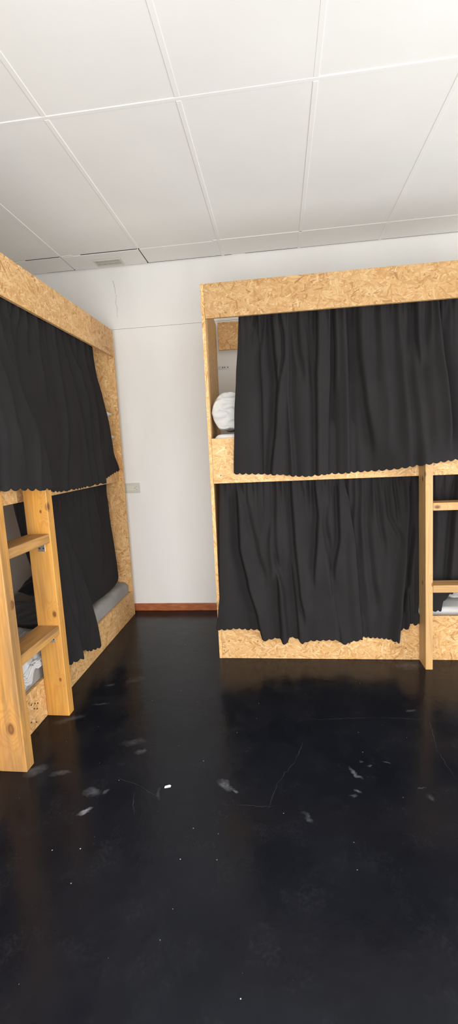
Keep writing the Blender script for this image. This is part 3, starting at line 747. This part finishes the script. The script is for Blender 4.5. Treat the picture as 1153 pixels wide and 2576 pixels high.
vt = tag(empty('ceiling_vent', (-1.194, 3.315, CEIL - .004)), 'small slotted vent grille in the ceiling above the left bunk', 'vent')
bm = bmesh.new(); bm.loops.layers.uv.verify()
vx0, vx1, vy0, vy1 = -1.296, -1.092, 3.264, 3.366
za, zb = CEIL - .011, CEIL - .0035
add_box(bm, vx0, vx1, vy0, vy0 + .014, za, zb, bev=.002); add_box(bm, vx0, vx1, vy1 - .014, vy1, za, zb, bev=.002)
add_box(bm, vx0, vx0 + .014, vy0 + .0142, vy1 - .0142, za, zb, bev=.001); add_box(bm, vx1 - .014, vx1, vy0 + .0142, vy1 - .0142, za, zb, bev=.001)
finish(bm, 'frame', M['plastic'], vt)
bm = bmesh.new(); bm.loops.layers.uv.verify()
for k in range(19):
    x = vx0 + .019 + k * .0092
    add_box(bm, x, x + .0052, vy0 + .013, vy1 - .013, za + .002, zb - .001)
add_box(bm, vx0 + .013, vx1 - .013, 3.311, 3.319, za + .0015, zb - .001)
add_box(bm, vx0 + .013, vx1 - .013, vy0 + .013, vy1 - .013, zb - .001, zb, mi=1)
finish(bm, 'grille', [M['plastic'], M['vent_shade']], vt)

bm = bmesh.new(); bm.loops.layers.uv.verify()
pts = [(-.016, -.004, .0006), (.013, -.0055, .0006), (.017, .002, .0022), (.010, .006, .004), (-.013, .005, .003)]
vs = [bm.verts.new((-.474 + x * math.cos(.35) - y * math.sin(.35), 1.503 + x * math.sin(.35) + y * math.cos(.35), z)) for x, y, z in [(a * .8, b * .8, c) for a, b, c in pts]]
bm.faces.new(vs)
pp = finish(bm, 'paper_scrap', M['paper']); md = pp.modifiers.new('thickness', 'SOLIDIFY'); md.thickness = .0008; md.offset = 1
tag(pp, 'tiny white scrap of paper lying on the black floor', 'paper scrap')

# =================================================================== LIGHT, CAMERA, RENDER SETTINGS
def area_light(name, loc, rot, sx, sy, power, col):
    l = bpy.data.lights.new(name, 'AREA'); l.shape = 'RECTANGLE'; l.size = sx; l.size_y = sy; l.energy = power; l.color = col
    o = bpy.data.objects.new(name, l); COL.objects.link(o); o.location = loc; o.rotation_euler = rot
    return o
fx, fz, fs, ft = (WF[0] + WF[1]) / 2, (WF[2] + WF[3]) / 2, WF[1] - WF[0] - .1, WF[3] - WF[2] - .1
area_light('daylight_front', (fx, -.50, fz + .02), (PI / 2 - .34, 0, 0), fs, 1.5, 118, (1.0, .99, .97))
# upward fill lamp added low by the front window to brighten the ceiling
area_light('ceiling_fill_front', (fx, -.62, WF[2] + .25), (PI / 2 + 1.2, 0, 0), fs, .4, 10, (1.0, .985, .95))
area_light('daylight_right', (2.91, (WR[0] + WR[1]) / 2, (WR[2] + WR[3]) / 2), (PI / 2, 0, PI / 2), WR[1] - WR[0] - .1, WR[3] - WR[2] - .1, 62, (.93, .98, 1.0))

area_light('ceiling_fill_right', (2.78, (WR[0] + WR[1]) / 2, WR[2] + .2), (PI / 2 + 1.05, 0, PI / 2), WR[1] - WR[0] - .1, .4, 34, (.97, .985, 1.0))  # second added fill lamp, tilted up to lift the ceiling from the right
w = bpy.data.worlds.new('sky'); SC.world = w; w.use_nodes = True
w.node_tree.nodes['Background'].inputs[0].default_value = (.75, .85, 1, 1); w.node_tree.nodes['Background'].inputs[1].default_value = .6

cam = bpy.data.cameras.new('camera'); co = bpy.data.objects.new('camera', cam); COL.objects.link(co)
F, PITCH, ROLL, YAW = 1098.97, -.1417, .0477, .1189
fw = Vector((-math.sin(YAW) * math.cos(PITCH), math.cos(YAW) * math.cos(PITCH), math.sin(PITCH)))
r = Vector((math.cos(YAW), math.sin(YAW), 0)); u = r.cross(fw)
r2 = math.cos(ROLL) * r - math.sin(ROLL) * u; u2 = math.sin(ROLL) * r + math.cos(ROLL) * u
co.matrix_world = Matrix(((r2.x, u2.x, -fw.x, 0), (r2.y, u2.y, -fw.y, 0), (r2.z, u2.z, -fw.z, 1.3), (0, 0, 0, 1)))
cam.sensor_fit = 'VERTICAL'; cam.sensor_height = 36; cam.sensor_width = 36; cam.lens = 36 * F / 2576; cam.clip_start = .02
SC.camera = co
vs = SC.view_settings; vs.view_transform = 'Standard'; vs.look = 'None'; vs.exposure = 0; vs.gamma = 1; vs.use_curve_mapping = False
SC.cycles.max_bounces = 8; SC.cycles.diffuse_bounces = 6; SC.cycles.use_denoising = True
